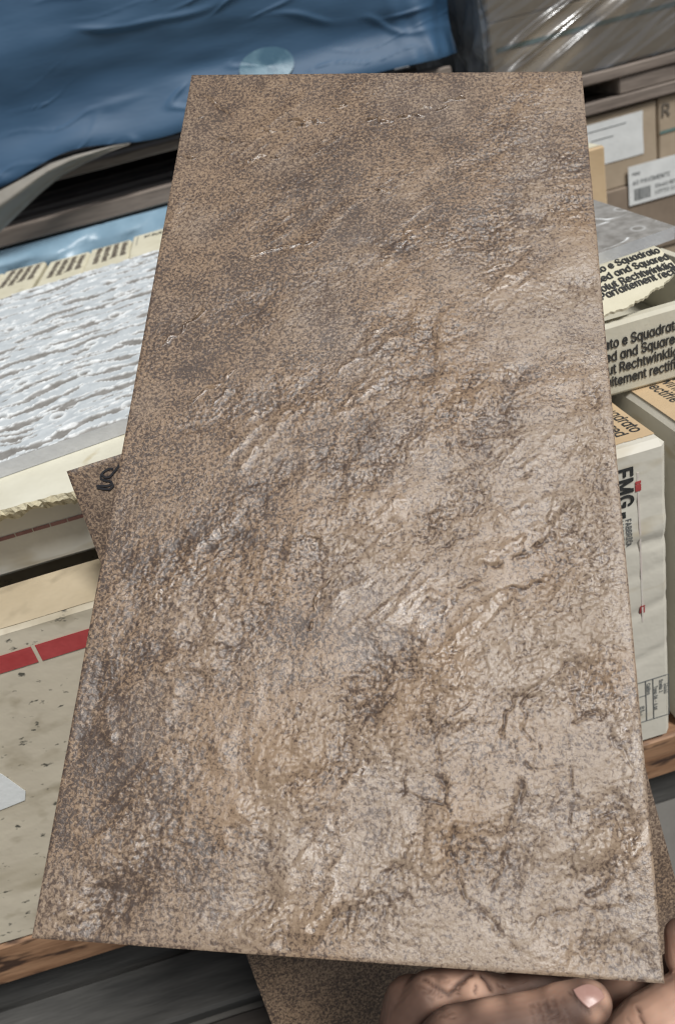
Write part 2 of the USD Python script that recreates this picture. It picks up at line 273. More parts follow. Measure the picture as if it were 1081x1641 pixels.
t, w = carton('grey_carton', 'stained grey carton with a bold red stripe, standing on edge at far left', -0.80, -0.095, 0.0, 0.066, 0.0, 0.322, 'grey_carton', 'carton_brown_top', 0.002, 71, front=0.0035, rag=0.0005, inset=0.002)
for a, b_ in ((-0.78, -0.6245), (-0.622, -0.4955), (-0.4925, -0.366), (-0.363, -0.2365), (-0.2335, -0.107)):
    printed('red_stripe', rect_y(a, b_, 0.2885, 0.3032, -0.0006), 'red_print', t, w)
stk = trimesh.creation.extrude_polygon(__import__('shapely').geometry.Polygon([(-0.66, 0.235), (-0.585, 0.228), (-0.564, 0.196), (-0.555, 0.172), (-0.559, 0.163), (-0.575, 0.161), (-0.66, 0.150)]), 0.0006, engine='earcut')
v, f = arr(stk); v = np.c_[v[:, 0], -0.0004 - v[:, 2], v[:, 1]]
printed('paper_sticker', (v, f), 'white_paper', t, w, label='torn white paper sticker')

for k, (y0, y1) in enumerate(((0.146, 0.210), (0.216, 0.28), (0.29, 0.355))):
    carton('grey_carton', 'grey carton standing on edge, hidden behind the red striped carton', -0.80, -0.095, y0, y1, 0.0, 0.3185, 'grey_carton', 'carton_brown_top', 0.001, 80 + k, group='grey cartons standing behind the striped one')

# the narrow carton ends on the right
t, w = carton('white_carton', 'white carton end with bold black logo reading downwards, right of the big tile', -0.070, -0.001, 0.0, 0.38, 0.0, 0.320, 'white_carton', 'kraft_light', 0.0008, 91, r=0.005, kk=14, size=0.007, dents=((0.238, 0.0022, 0.004, -0.15), (0.222, -0.0012, 0.005, 0.35), (0.150, 0.0016, 0.004, 0.25), (0.196, 0.0009, 0.003, 0.1), (0.095, 0.0012, 0.004, 0.3), (0.275, 0.0008, 0.003, -0.1)), front=0.011, rag=0.0006)
yy = -0.0004
def down(s, h, x, z, bold=True, sq=1.0): return text(s, h, (x, yy, z), -ZD, XD, bold, sq)
printed('logo', cat_(*[down('FMG', 0.0128, -0.0425 + dx, 0.3060 + dz, True, 0.94) for dx, dz in ((0, 0), (0.0002, 0.0003))]), 'black_print', t, w, 0.01)
printed('logo_dash', rect_y(-0.0425, -0.0365, 0.2605, 0.2660, yy), 'black_print', t, w)
printed('small_print', down('FABBRICA', 0.0048, -0.0370, 0.2590, False, 0.82), 'grey_print', t, w, 0.01)
printed('small_print', down('MARMI E GRANITI', 0.0048, -0.0435, 0.2590, False, 0.82), 'grey_print', t, w, 0.01)
printed('pink_line', rect_y(-0.0262, -0.0248, 0.150, 0.298, -0.0002), 'pink_print', t, w)
for z0, z1 in ((0.2815, 0.2875), (0.2882, 0.2905), (0.1590, 0.1650), (0.1657, 0.1675)):
    printed('red_mark', rect_y(-0.0278, -0.0232, z0, z1, yy - 0.0002), 'red_print', t, w)
ln = [rect_y(-0.060, -0.003, 0.0795, 0.0803, yy), rect_y(-0.060, -0.003, 0.0290, 0.0298, yy)] + [rect_y(x, x + 0.0008, 0.0298, 0.0795, yy) for x in (-0.060, -0.037, -0.0255, -0.0185, -0.0035)] + [rect_y(-0.0367, -0.0255, 0.062, 0.0626, yy)]
printed('print_table', cat_(*ln), 'grey_print', t, w)
for k, x in enumerate((-0.0240, -0.0172, -0.0120, -0.0075)):
    printed('small_print', down(['Calibro', 'Tono 04 - 6 pz', 'Scelta 1', '30x60'][k], 0.0034, x, 0.0765 - 0.006 * (k % 2), False, 0.9), 'grey_print', t, w, 0.01)
for k, x in enumerate((-0.0350, -0.0320, -0.0290)):
    printed('small_print', down(['m2 1,08', 'kg 24,5', 'pz 6'][k], 0.0026, x, 0.050, False, 0.9), 'grey_print', t, w, 0.01)
def toptext(lines, x, y0, z, pitch=0.0128, h=0.0102, rows=None):  # lettering on a top panel, reading towards the viewer
    for k, s in enumerate(lines):
        m_, q = text(s, h, (0, 0, 0), -YD, XD, True, 0.92); L = m_[:, 1].min()
        printed('lettering', (m_ + np.array([x - pitch * k, y0 - L, z]), q), 'black_print', t, w, 0.012)
toptext(['Rettificato e Squɑdrɑto', 'Rectified ɑnd Squɑred', 'Absolut Rechtwinklig', 'Pɑrfɑitement rectifié'], -0.0175, 0.0215, 0.3204)

t, w = carton('white_carton', 'white carton end partly out of frame at the right, beside the logo carton', 0.011, 0.080, 0.002, 0.38, 0.0, 0.322, 'white_carton', 'kraft_light', 0.0016, 97, r=0.005, front=0.012, rag=0.0006)
toptext(['Rectified ɑnd Squɑred', 'Absolut Rechtwinklig', 'Pɑrfɑitement rectifié'], 0.055, 0.046, 0.3224)
carton('white_carton', 'white carton end hidden behind the left half of the big tile', -0.09, -0.074, 0.004, 0.38, 0.0, 0.318, 'white_carton', None, 0.001, 99)
carton('white_carton', 'white carton end outside the frame on the right', 0.086, 0.155, 0.0, 0.38, 0.0, 0.319, 'white_carton', 'kraft_light', 0.0012, 101)

# ------------------------------------------------------------------ flat cartons on top
t, w = carton('flat_carton', 'flat cream carton with ragged lid and thin dashed red line, under the ridged slab', -0.86, -0.105, 0.082, 0.38, 0.3205, 0.378, 'white_carton', None, 0.0014, 111)
x = -0.86
while x < -0.12:
    printed('dash', rect_y(x, x + 0.0130, 0.3522, 0.3553, 0.0815), 'faded_red_print', t, w); x += 0.0139
n = 300; xs = np.linspace(-0.87, -0.13, n); r1 = np.random.default_rng(5)
def jag(k, s): return ndimage.gaussian_filter1d(r1.normal(size=n), k) * s
yf = 0.048 + 0.012 * (xs + 0.5) + jag(0.8, 0.0012) + jag(12, 0.012); zt = 0.3912 + jag(6, 0.003)
yb = yf + 0.004 + np.abs(jag(0.7, 0.002)); zb = 0.3795 + jag(1.5, 0.003)
ys = np.linspace(0, 1, 24)
P = np.array([[xs[i], yf[i] + (0.375 - yf[i]) * s, (zt[i] * (1 - s) + 0.3915 * s) if s < 0.12 else 0.3915 - 0.0006 * 0] for i in range(n) for s in ys])
lid = obj('lid', (P, grid_faces(n, 24)), 'cream_lid', t, smooth=40)
edge = np.array([[(xs[i], yf[i], zt[i]), (xs[i], yf[i] - 0.002 + 0.003 * r1.random(), zt[i] * .6 + zb[i] * .4 + 0.001 * r1.normal()), (xs[i], yb[i] + 0.002 * r1.random(), zb[i]), (xs[i], 0.0835, 0.3775)] for i in range(n)]).reshape(-1, 3)
obj('torn_lid_edge', (edge, grid_faces(n, 4)), 'torn_edge', lid, smooth=False, label='torn and frayed cardboard edge')

t, w = carton('flat_carton', 'flat cream carton with four lines of black lettering on its side, at right', -0.100, 0.128, 0.082, 0.38, 0.3225, 0.3865, 'text_carton', None, 0.0012, 121, cut=(-0.09, 0.118, 0.0925, 0.37, 0.328, 0.40))
for s, key, ax, az in (('Rettificato e Squɑdrɑto', 'Rettificato e ', 0.0142, 0.3665), ('Rectified ɑnd Squɑred', 'Rectified ɑnd ', 0.0228, 0.3552), ('Absolut Rechtwinklig', 'Absolut ', 0.0035, 0.3440), ('Pɑrfɑitement rectifié', 'Pɑrfɑitement ', 0.0295, 0.3328)):
    L = glyphs(key.strip() + 'i', 0.0083, 0.00025, True)[0][:, 0].max() * 0.76
    printed('lettering', text(s, 0.0083, (ax - L, 0.0814, az), XD, ZD, True, 0.76), 'black_print', t, w, 0.012)
# the torn top flap
g0, g1 = on_z((962, 428), 0.4205), on_z((1077, 389), 0.4205); xd = unit(g1 - g0); tq = math.radians(27)
yd = unit([-xd[1], xd[0], 0]) * math.cos(tq) + np.array([0, 0, 1]) * math.sin(tq); nq = np.cross(xd, yd)
def on_flap(p): d = ray(p); q = C + d * ((g0 - C) @ nq) / (d @ nq); return (q - g0) @ xd, (q - g0) @ yd
ed = np.array([on_flap(p) for p in ((850, 548), (940, 514), (966, 504), (985, 495), (1003, 488), (1022, 479), (1040, 469), (1058, 457), (1072, 444), (1086, 426))])
n = 160; qx = np.linspace(ed[0, 0], ed[-1, 0], n); qy = np.interp(qx, ed[:, 0], ed[:, 1]) + ndimage.gaussian_filter1d(r1.normal(size=n), 0.8) * 0.0006 + ndimage.gaussian_filter1d(r1.normal(size=n), 4) * 0.0030
def flap_at(x, y): return g0 + np.multiply.outer(x, xd) + np.multiply.outer(y, yd) + np.multiply.outer(-0.0035 * np.clip(y / 0.05, -2, 0) ** 2 + 0.0008 * np.sin(x * 70), nq)
rows_ = []
for s_ in np.linspace(0, 1, 22): rows_.append(flap_at(qx, qy * (1 - s_)))
top_ = rows_[-1]
for k, (dy, z) in enumerate(((0.008, 0.4203), (0.018, 0.4150), (0.035, 0.4030), (0.055, 0.3930), (0.075, 0.3900), (0.11, 0.3895))):
    q = top_.copy(); q[:, 1] += dy; q[:, 2] = z; rows_.append(q)
P = np.stack(rows_, 1).reshape(-1, 3); P[:, 2] += 0.0005 * nz(P, 45, 8)
flap = obj('torn_flap', thick((P, grid_faces(n, len(rows_))), (0, 0.0006, -0.0022)), 'cream_flap', t, smooth=35, label='torn cream top flap with black lettering, curling up')
for k, (s, key, px_) in enumerate((('Rettificato e Squɑdrɑto', 'Rettificato e ', (988, 428)), ('Rectified ɑnd Squɑred', 'Rectified ɑnd ', (1016, 433.5)), ('Absolut Rechtwinklig', 'Absolut ', (995, 456)), ('Pɑrfɑitement rectifié', 'Pɑrfɑitement ', (1057, 446)))):
    L = glyphs(key.strip() + 'i', 0.0070, 0.00025, True)[0][:, 0].max() * 0.88; ox, oy = on_flap(px_)
    v, f = glyphs(s, 0.0070, 0.00025, True); v, f = fine((v * [0.88, 1, 1], f), 0.006)
    v = flap_at(v[:, 0] + ox - L, v[:, 1] + oy) + np.multiply.outer(v[:, 2] + 0.0008, nq); obj('lettering', (v, f), 'black_print', flap)

# ------------------------------------------------------------------ ridged white slab lying on the flat cartons
c0 = np.array([0.1378, 0.2268, 0.3920]); e1 = unit([0.6372, 0.1166, 0]); tl = math.radians(6.6)
e2 = np.array([-e1[1], e1[0], 0]) * math.cos(tl) + np.array([0, 0, 1]) * math.sin(tl); e3 = np.cross(e1, e2)
SL, SW, ST = 0.92, 0.405, 0.0125
slab = thing('ridged_slab', 'thick pale slab with white ridged crusted face, lying tilted behind the big tile', 'slab', c0, np.stack([e1, e2, e3]))
nx, ny = 660, 290
x = np.linspace(-SL, 0, nx); y = np.linspace(0, SW, ny); X_, Y_ = np.meshgrid(x, y, indexing='ij')
wy = Y_ + 0.0035 * noise2((X_, Y_), 0.050, 1) + 0.0011 * noise2((X_, Y_), 0.016, 2)
edge_x = sstep(-0.30, -0.05, X_)
def rows(per, seed, tmax, cov):
    ph = (wy + 0.3 * per) / per; rw = np.round(ph); dy = np.abs(ph - rw) * per
    ln = noise2((X_ + 0.0008 * noise2((X_, Y_), 0.004, seed + 5), rw * 3.7), 0.030, seed) + 0.5 * noise2((X_, rw * 5.3), 0.011, seed + 1)
    return dy - tmax * np.clip(ln * 0.55 + cov, -0.3, 1.0) - 0.0006 * noise2((X_, Y_), 0.0045, seed + 2) - 0.0005 * noise2((X_, Y_), 0.0022, seed + 3)
sd = np.minimum(rows(0.0215, 61, 0.0054, 0.52), rows(0.0172, 71, 0.0030, 0.02))
sd -= 0.022 * edge_x
sd -= 0.004 * (1 - sstep(0.003, 0.012, Y_)) * (noise2((X_, Y_), 0.02, 6) > -0.6)
crust = sstep(-0.0001, 0.0005, sd)
rim = np.exp(-((sd - 0.0006) / 0.0007) ** 2) * np.clip(0.75 + 0.4 * noise2((X_, Y_), 0.010, 8), 0, 1) + 0.7 * sstep(1.3, 1.8, noise2((X_ * 0.6, Y_), 0.0060, 9))
thin = np.exp(-(noise2((X_ * 0.35, Y_), 0.016, 18) / 0.09) ** 2) * sstep(0.1, 0.6, noise2((X_, Y_), 0.022, 19))
rim = np.clip(rim * (1 - edge_x) + thin * edge_x, 0, 1)
hh = 0.0009 * crust + 0.0008 * rim + 0.0003 * noise2((X_, Y_), 0.013, 10) + 0.0002 * noise2((X_, Y_), 0.006, 9)
r2 = np.random.default_rng(11)
for k in range(0, 150, 2):           # little ring shaped sockets in staggered rows
    px, py = -SL + 0.064 * (k % 15) + 0.012 * (k // 15) + r2.normal() * 0.004, 0.020 + 0.030 * (k // 15) + r2.normal() * 0.004
    d = np.hypot((X_ - px), (Y_ - py) * 1.0)
    ring = np.exp(-((d - 0.0062) / 0.0013) ** 2); hole = np.exp(-(d / 0.0036) ** 2)
    hh = hh * (1 - np.clip(hole * 1.2, 0, 1)) + 0.0013 * ring * (0.4 if px > -0.12 else 1.0) - 0.0008 * hole
    rim = np.maximum(rim * (1 - hole), ring * 0.8 * (0.35 if px > -0.12 else 1.0)); crust = crust * (1 - np.clip(hole * 1.3, 0, 1))
hh = np.maximum(hh + 0.0004, 0.0001); hh *= sstep(0, 0.003, Y_) * sstep(0, 0.003, -X_)
obj('ridged_face', (np.c_[X_.ravel(), Y_.ravel(), (ST + hh).ravel()], grid_faces(nx, ny)), 'slab_body', slab, smooth=True, prim={'crust': crust.ravel(), 'rim': np.clip(rim, 0, 1).ravel()})
P = np.array([[a, b, c] for a in (-SL, 0) for b in (0, SW) for c in (0.0, ST - 0.00005)])
obj('slab_core', trimesh.convex.convex_hull(P), 'slab_side', slab)

# ------------------------------------------------------------------ upright cartons behind the slab
pxs = [on_z(p, 0.42)[0] for p in ((9, 440), (75, 417), (145, 397), (214, 376))]
wdt = (pxs[3] - pxs[0]) / 3; xk = pxs[0] - 2 * wdt
for k in range(12):
    x0 = xk + wdt * k
    lab = ['', 'cream upright carton top with lettering, partly out of frame at far left behind the slab', 'cream upright carton top with blurred lettering, leftmost whole one behind the slab', 'cream upright carton top with blurred lettering, second from the left behind the slab', 'cream upright carton top with a single logo, beside the left edge of the big tile'][min(k, 5) - 1] if 2 <= k <= 5 else 'cream upright carton hidden behind the big tile'
    t, w = carton('cream_carton', lab, x0 + 0.0012, x0 + wdt - 0.0012, 0.44, 0.872 + 0.006 * (k % 2), 0.0, 0.42 + 0.002 * (k % 3), 'cream_flap', None, 0.001, 140 + k, group=None if 2 <= k <= 5 else 'cream cartons hidden behind the tile')
    zt_ = 0.42 + 0.002 * (k % 3) + 0.0006
    if k < 5:
        for j, s in enumerate(('Rettificato e Squɑdrɑto', 'Rectified ɑnd Squɑred', 'Absolut Rechtwinklig', 'Pɑrfɑitement rectifié')):
            printed('lettering', text(s, 0.0088, (x0 + 0.0145 + 0.0135 * j, 0.862 - (0, 0.003, 0.001, 0.004)[j], zt_), -YD, XD, True, 0.9), 'brown_print', t, w, 0.02)
    elif k == 5:
        printed('logo', text('FMG', 0.014, (x0 + 0.020, 0.836, zt_), XD, YD, True, 1.1), 'black_print', t, w, 0.02)
        printed('print_line', trimesh.creation.box(bounds=[[x0 + 0.010, 0.79, zt_ - 0.0003], [x0 + 0.011, 0.865, zt_]]), 'grey_print', t, w)
t, w = carton('tan_carton', 'small tan carton standing upright behind the right end of the ridged slab', 0.17, 0.281, 0.65, 0.80, 0.0, 0.412, 'kraft_light', 'cream_flap', 0.001, 160)
base = thing('wooden_pallet', 'low wooden pallet under the cream upright cartons, hidden by them', 'pallet', (0, 0.66, GZ))
for y0 in (0.90, 0.985):
    obj('plank', cbox(-1.05, 0.75, y0, y0 + 0.07, -0.024, -0.0015, 0.003), 'old_pallet_wood', base)
obj('skid_beam', cbox(-1.05, 0.75, 0.93, 1.02, -0.1455, -0.0245, 0.003), 'old_pallet_wood', base)
# ------------------------------------------------------------------ rear left: two wrapped loads with a pallet between them
t = thing('wrapped_load', 'dark blue plastic wrapped load on the raised pallet at upper left', 'wrapped load', (-0.5, 1.6, 0.535))
def ztop(x): return np.full_like(x, 1.25)
n, m_ = 320, 260
xs = np.linspace(-1.3, 0.285, n); u_ = np.linspace(0, 1, m_)
xx, uu = np.meshgrid(xs, u_, indexing='ij')
low = 0.528 + 0.012 * sstep(-0.9, -0.3, xx) + 0.006 * noise2((xx, xx * 0), 0.15, 21)
zz = low + (1.22 - low) * uu
yy = 1.20 + 0.010 * sstep(0.06, 0, uu) * -1
ang = zz + 0.03 * xx
fold = 0.009 * noise2((xx * 0.10, ang), 0.060, 22) + 0.0012 * noise2((xx * 0.14, ang), 0.022, 23) + 0.0010 * noise2((xx, ang), 0.05, 24)
for sd_, cl_, tl_, am_ in ((51, 0.045, 0.06, 0.0034), (52, 0.028, -0.10, 0.0022), (53, 0.060, 0.30, 0.0030)):
    cr_ = noise2((xx * 0.16, zz + tl_ * xx + 0.006 * noise2((xx, zz), 0.06, sd_ + 20)), cl_, sd_); fold = fold - am_ * np.exp(-(cr_ / 0.10) ** 2) * sstep(-0.2, 0.7, noise2((xx * 0.4, zz), 0.05, sd_ + 10))
corner = sstep(0.285, 0.17, xx)
yy = 1.20 + fold * (0.4 + 0.6 * corner) + 0.09 * (1 - corner) ** 2 - 0.02 * np.exp(-((uu) / 0.05) ** 2)
crk = sstep(0.10, 0.28, xx); yy += crk * 0.008 * noise2((xx * 3, ang), 0.06, 25)
front_f = np.c_[xx.ravel(), yy.ravel(), zz.ravel()]
obj('wrapping', (front_f, grid_faces(n, m_)), 'blue_tarp', t, smooth=True)
hi = np.c_[xs, yy[:, -1], zz[:, -1]]; bk = hi.copy(); bk[:, 1] = 2.0
obj('wrapping_top', strip(hi, bk, 3), 'blue_tarp', t, smooth=True)
sd = np.c_[xx[-1], yy[-1], zz[-1]]; sb = sd.copy(); sb[:, 1] = 2.0; sb[:, 0] += 0.004
obj('wrapping_side', strip(sd[::-1], sb[::-1], 3), 'blue_tarp', t, smooth=True)
q = on_y((430, 105), 1.165); th = np.linspace(0, 2 * np.pi, 40)
from scipy.interpolate import RegularGridInterpolator as RGI
fy = RGI((xs, u_), yy, bounds_error=False, fill_value=None)
pts = [q] + [q + np.array([0.052 * math.cos(a), 0, 0.030 * math.sin(a)]) for a in th[:-1]]
pts = np.array(pts); lw = np.interp(pts[:, 0], xs, low[:, 0]); pts[:, 1] = fy(np.c_[pts[:, 0], (pts[:, 2] - lw) / (1.22 - lw)]) - 0.006
obj('round_sticker', thick((pts, np.array([[0, k, k % 39 + 1] for k in range(1, 40)])), (0, 0.001, 0)), 'blue_sticker', t, label='pale round sticker seen through the blue wrap')

t = thing('wooden_pallet', 'raised wooden pallet with a dark opening, under the dark blue wrapped load', 'pallet', (-0.5, 1.6, 0.417))
def plank(x0, x1, y0, y1, z0, z1, m='old_pallet_wood', name='plank'):
    b = fine(cbox(x0, x1, y0, y1, z0, z1, 0.003), 0.05); obj(name, (warp(b[0], 0.0015, int(rng.integers(1000)), 9), b[1]), m, t, smooth=30)
plank(-1.25, 0.25, 1.205, 1.30, 0.418, 0.450)
plank(-1.25, 0.25, 1.205, 1.30, 0.507, 0.5245)
for y in (1.45, 1.65, 1.86): plank(-1.25, 0.25, y, y + 0.09, 0.508, 0.5245); plank(-1.25, 0.25, y, y + 0.09, 0.4185, 0.44)
plank(-1.25, 0.25, 1.72, 1.80, 0.4505, 0.5065, 'dark_wood', 'stringer')
for x in (-1.1, -0.284, 0.10): plank(x, x + 0.13, 1.208, 1.98, 0.4505, 0.5065, 'old_pallet_wood' if x > 0 else 'dark_wood', 'block')
# a loose tail of wrapping film that sags across the pallet
up = np.array([on_y(p, y) for p, y in (((-60, 345), 1.16), ((0, 305), 1.15), ((40, 284), 1.15), ((80, 262), 1.15), ((120, 248), 1.155), ((160, 238), 1.16), ((185, 232), 1.17), ((210, 228), 1.18))])
lo = np.array([on_y(p, y) for p, y in (((-60, 430), 1.185), ((0, 372), 1.18), ((28, 345), 1.18), ((62, 312), 1.18), ((96, 284), 1.18), ((140, 260), 1.18), ((170, 246), 1.185), ((206, 231), 1.19))])
tt = np.linspace(0, 7, 80); up = np.stack([np.interp(tt, range(8), up[:, k]) for k in range(3)], 1); lo = np.stack([np.interp(tt, range(8), lo[:, k]) for k in range(3)], 1)
P, f = strip(up, lo, 14); s_ = np.tile(np.linspace(0, 1, 15), 80); P[:, 1] -= 0.018 * np.sin(np.pi * s_) + 0.006 * np.sin(s_ * 9 + P[:, 0] * 12); P[:, 1] += 0.008 * nz(P, 18, 4)
o = obj('film_tail', thick((P, f), (0, 0.0012, 0)), 'grey_film', '/World', smooth=40)
tag(stage.GetPrimAtPath(o), 'greyish beige tail of wrapping film sagging across the left pallet', 'plastic film')

t = thing('wrapped_load', 'pale blue film wrapped load below the raised pallet, behind the cream cartons', 'wrapped load', (-0.5, 1.6, GZ))
xx, uu = np.meshgrid(np.linspace(-1.3, 0.24, 120), np.linspace(0, 1, 70), indexing='ij'); zz = GZ + 0.001 + (0.412 - GZ) * uu
yy = 1.165 + 0.010 * noise2((xx, zz * 2), 0.08, 31) + 0.005 * noise2((xx, zz * 2), 0.03, 32) + 0.03 * sstep(0.97, 1.0, uu)
F_ = np.c_[xx.ravel(), yy.ravel(), zz.ravel()]
obj('wrapping', (F_, grid_faces(120, 70)), 'pale_blue_film', t, smooth=True)
a = np.c_[xx[:, -1], yy[:, -1], zz[:, -1]]; b = a.copy(); b[:, 1] = 2.0; obj('wrapping_top', strip(a, b, 2), 'pale_blue_film', t)
a = np.c_[xx[-1], yy[-1], zz[-1]]; b = a.copy(); b[:, 1] = 2.0; obj('wrapping_side', strip(a[::-1], b[::-1], 2), 'pale_blue_film', t)

# ------------------------------------------------------------------ rear right: labelled cartons, a pallet, film wrapped cartons
t, w = carton('brown_carton', 'brown carton with a white label and dark letter, lower right background', 0.31, 0.668, 1.20, 1.60, 0.215, 0.366, 'kraft', None, 0.002, 201)
t0, w0 = t, w
pl_ = printed('paper_label', rect_y(0.44, 0.637, 0.270, 0.3535, 1.1988), 'white_paper', t, w, label='large white label')
for k in range(3): printed('label_print', rect_y(0.50 + 0.02 * k, 0.60 - 0.03 * k, 0.338 - 0.018 * k, 0.3395 - 0.018 * k, 1.1982), 'grey_print', pl_, w)
t, w = carton('brown_carton', 'brown carton with a big dark letter, at the right edge behind the slab', 0.672, 1.03, 1.20, 1.60, 0.215, 0.368, 'kraft', None, 0.002, 202)
printed('lettering', text('R', 0.024, (0.676, 1.1984, 0.332), XD, ZD, True, 1.0), 'brown_print', t, w, 0.02)
printed('teal_line', rect_y(0.674, 1.02, 0.299, 0.305, 1.1986), 'teal_print', t, w)
t, w = carton('brown_carton', 'brown carton with a white barcode label, right edge behind the slab', 0.545, 0.90, 1.196, 1.60, 0.062, 0.213, 'kraft_dark', None, 0.002, 203)
o = np.array([0.602, 1.1944, 0.1745])
printed('paper_label', rect_y(0.600, 0.80, 0.172, 0.2655 - 0.053, 1.1946), 'white_paper', t, w, label='white label with barcode')
t, w = carton('brown_carton', 'brown carton behind the small tan carton, lower right background', 0.19, 0.541, 1.198, 1.60, 0.062, 0.213, 'kraft', None, 0.002, 204)
for k, x0 in enumerate((0.19, 0.545)):
    carton('brown_carton', 'brown carton at the foot of the right background stack, hidden', x0, x0 + 0.35, 1.20, 1.60, GZ + 0.001, 0.06, 'kraft', None, 0.001, 205 + k, group='hidden cartons at the foot of the stack')
# the barcode label bridges the seam between two layers
lb = thing('shipping_label', 'white shipping label with barcode and print, right edge above the slab corner', 'label', (0.70, 1.19, 0.17))
pp1 = obj('paper', trimesh.creation.box(bounds=[[0.598, 1.1932, 0.172], [0.80, 1.1942, 0.252]]), 'white_paper', lb)
bx_ = 0.610
r3 = np.random.default_rng(3); bars = []
while bx_ < 0.645:
    wv = 0.0008 + 0.0018 * r3.random(); bars.append(rect_y(bx_, bx_ + wv, 0.180, 0.204, 1.1928)); bx_ += wv + 0.0008 + 0.001 * r3.random()
obj('barcode', cat_(*bars), 'grey_print', pp1)
for s, h, x_, z_ in (('60 PAVIMENTI', 0.0085, 0.606, 0.213), ('30x60 RETT', 0.007, 0.657, 0.196), ('LOTTO 12', 0.007, 0.657, 0.183), ('FMG', 0.006, 0.606, 0.232)):
    obj('lettering', text(s, h, (x_, 1.1930, z_), XD, ZD, True), 'grey_print', pp1)

t = thing('wooden_pallet', 'dark wooden pallet with black opening under the film wrapped cartons, upper right', 'pallet', (0.75, 1.6, 0.371))
plank(0.31, 1.3, 1.19, 1.30, 0.3715, 0.394, 'old_pallet_wood')
plank(0.31, 1.3, 1.19, 1.30, 0.4265, 0.447, 'old_pallet_wood')
for y in (1.45, 1.7): plank(0.31, 1.3, y, y + 0.09, 0.3725, 0.394); plank(0.31, 1.3, y, y + 0.09, 0.427, 0.447)
plank(0.36, 1.3, 1.60, 1.68, 0.3945, 0.426, 'dark_wood', 'stringer')
for x in (0.315, 0.585, 1.1): plank(x, x + (0.13 if x > 0.4 else 0.03), 1.195, 1.79, 0.3945, 0.426, 'old_pallet_wood' if x > 0.4 else 'dark_wood', 'block')
for k, (x0, x1, z0, z1, m, lab) in enumerate(((0.335, 0.74, 0.449, 0.575, 'kraft_pale', 'brown carton behind clear film, lowest left of the upper right load'), (0.744, 1.15, 0.449, 0.575, 'kraft_pale', 'brown carton behind clear film, at the right edge of the upper right load'),
                                         (0.335, 0.60, 0.577, 0.70, 'kraft_pale', 'brown carton behind clear film, second layer of the upper right load'), (0.604, 1.15, 0.577, 0.70, 'kraft_pale', 'brown carton behind clear film, at the top right corner of the picture'))):
    t, w = carton('brown_carton', lab, x0, x1, 1.215, 1.75, z0, z1, m, None, 0.002, 220 + k)
    printed('teal_line', rect_y(x0 + 0.01, x1 - 0.01, z0 + 0.075, z0 + 0.083, 1.2136), 'teal_print', t, w)
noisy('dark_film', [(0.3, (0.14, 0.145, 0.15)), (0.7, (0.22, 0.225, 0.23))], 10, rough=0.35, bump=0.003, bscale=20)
fm = thing('plastic_film', 'clear glossy stretch film wrapped round the brown cartons at upper right', 'plastic film', (0.7, 1.2, 0.45))
xx, uu = np.meshgrid(np.linspace(0.315, 1.17, 150), np.linspace(0, 1, 70), indexing='ij'); zz = 0.449 + 0.26 * uu
dg = (xx - 0.35) * 0.42 - (zz - 0.5)
yy = 1.199 + 0.0016 * noise2((dg, (xx + zz) * 0.12), 0.016, 41) + 0.0007 * noise2((dg, (xx + zz) * 0.10), 0.006, 46) + 0.0015 * noise2((xx, zz), 0.05, 42)
for c_, a_ in ((0.018, 0.012), (-0.020, 0.013), (0.055, 0.005)):
    yy -= a_ * np.exp(-((dg - c_ - 0.004 * noise2((xx, zz), 0.09, 43)) / 0.006) ** 2) * sstep(0.33, 0.42, xx) * (1 - sstep(0.55, 0.75, xx))
obj('front_sheet', (np.c_[xx.ravel(), yy.ravel(), zz.ravel()], grid_faces(150, 70)), 'clear_film', fm, smooth=True)
yy2, zz2 = np.meshgrid(np.linspace(1.195, 1.76, 60), np.linspace(0.449, 0.709, 40), indexing='ij')
xx2 = 0.322 + 0.006 * noise2((yy2, zz2), 0.04, 44) + 0.004 * noise2((yy2, zz2 * 0.3), 0.012, 45)
obj('side_sheet', (np.c_[xx2.ravel(), yy2.ravel(), zz2.ravel()], grid_faces(60, 40)[:, ::-1]), 'dark_film', fm, smooth=True, label='grey folded side of the film, in shade')

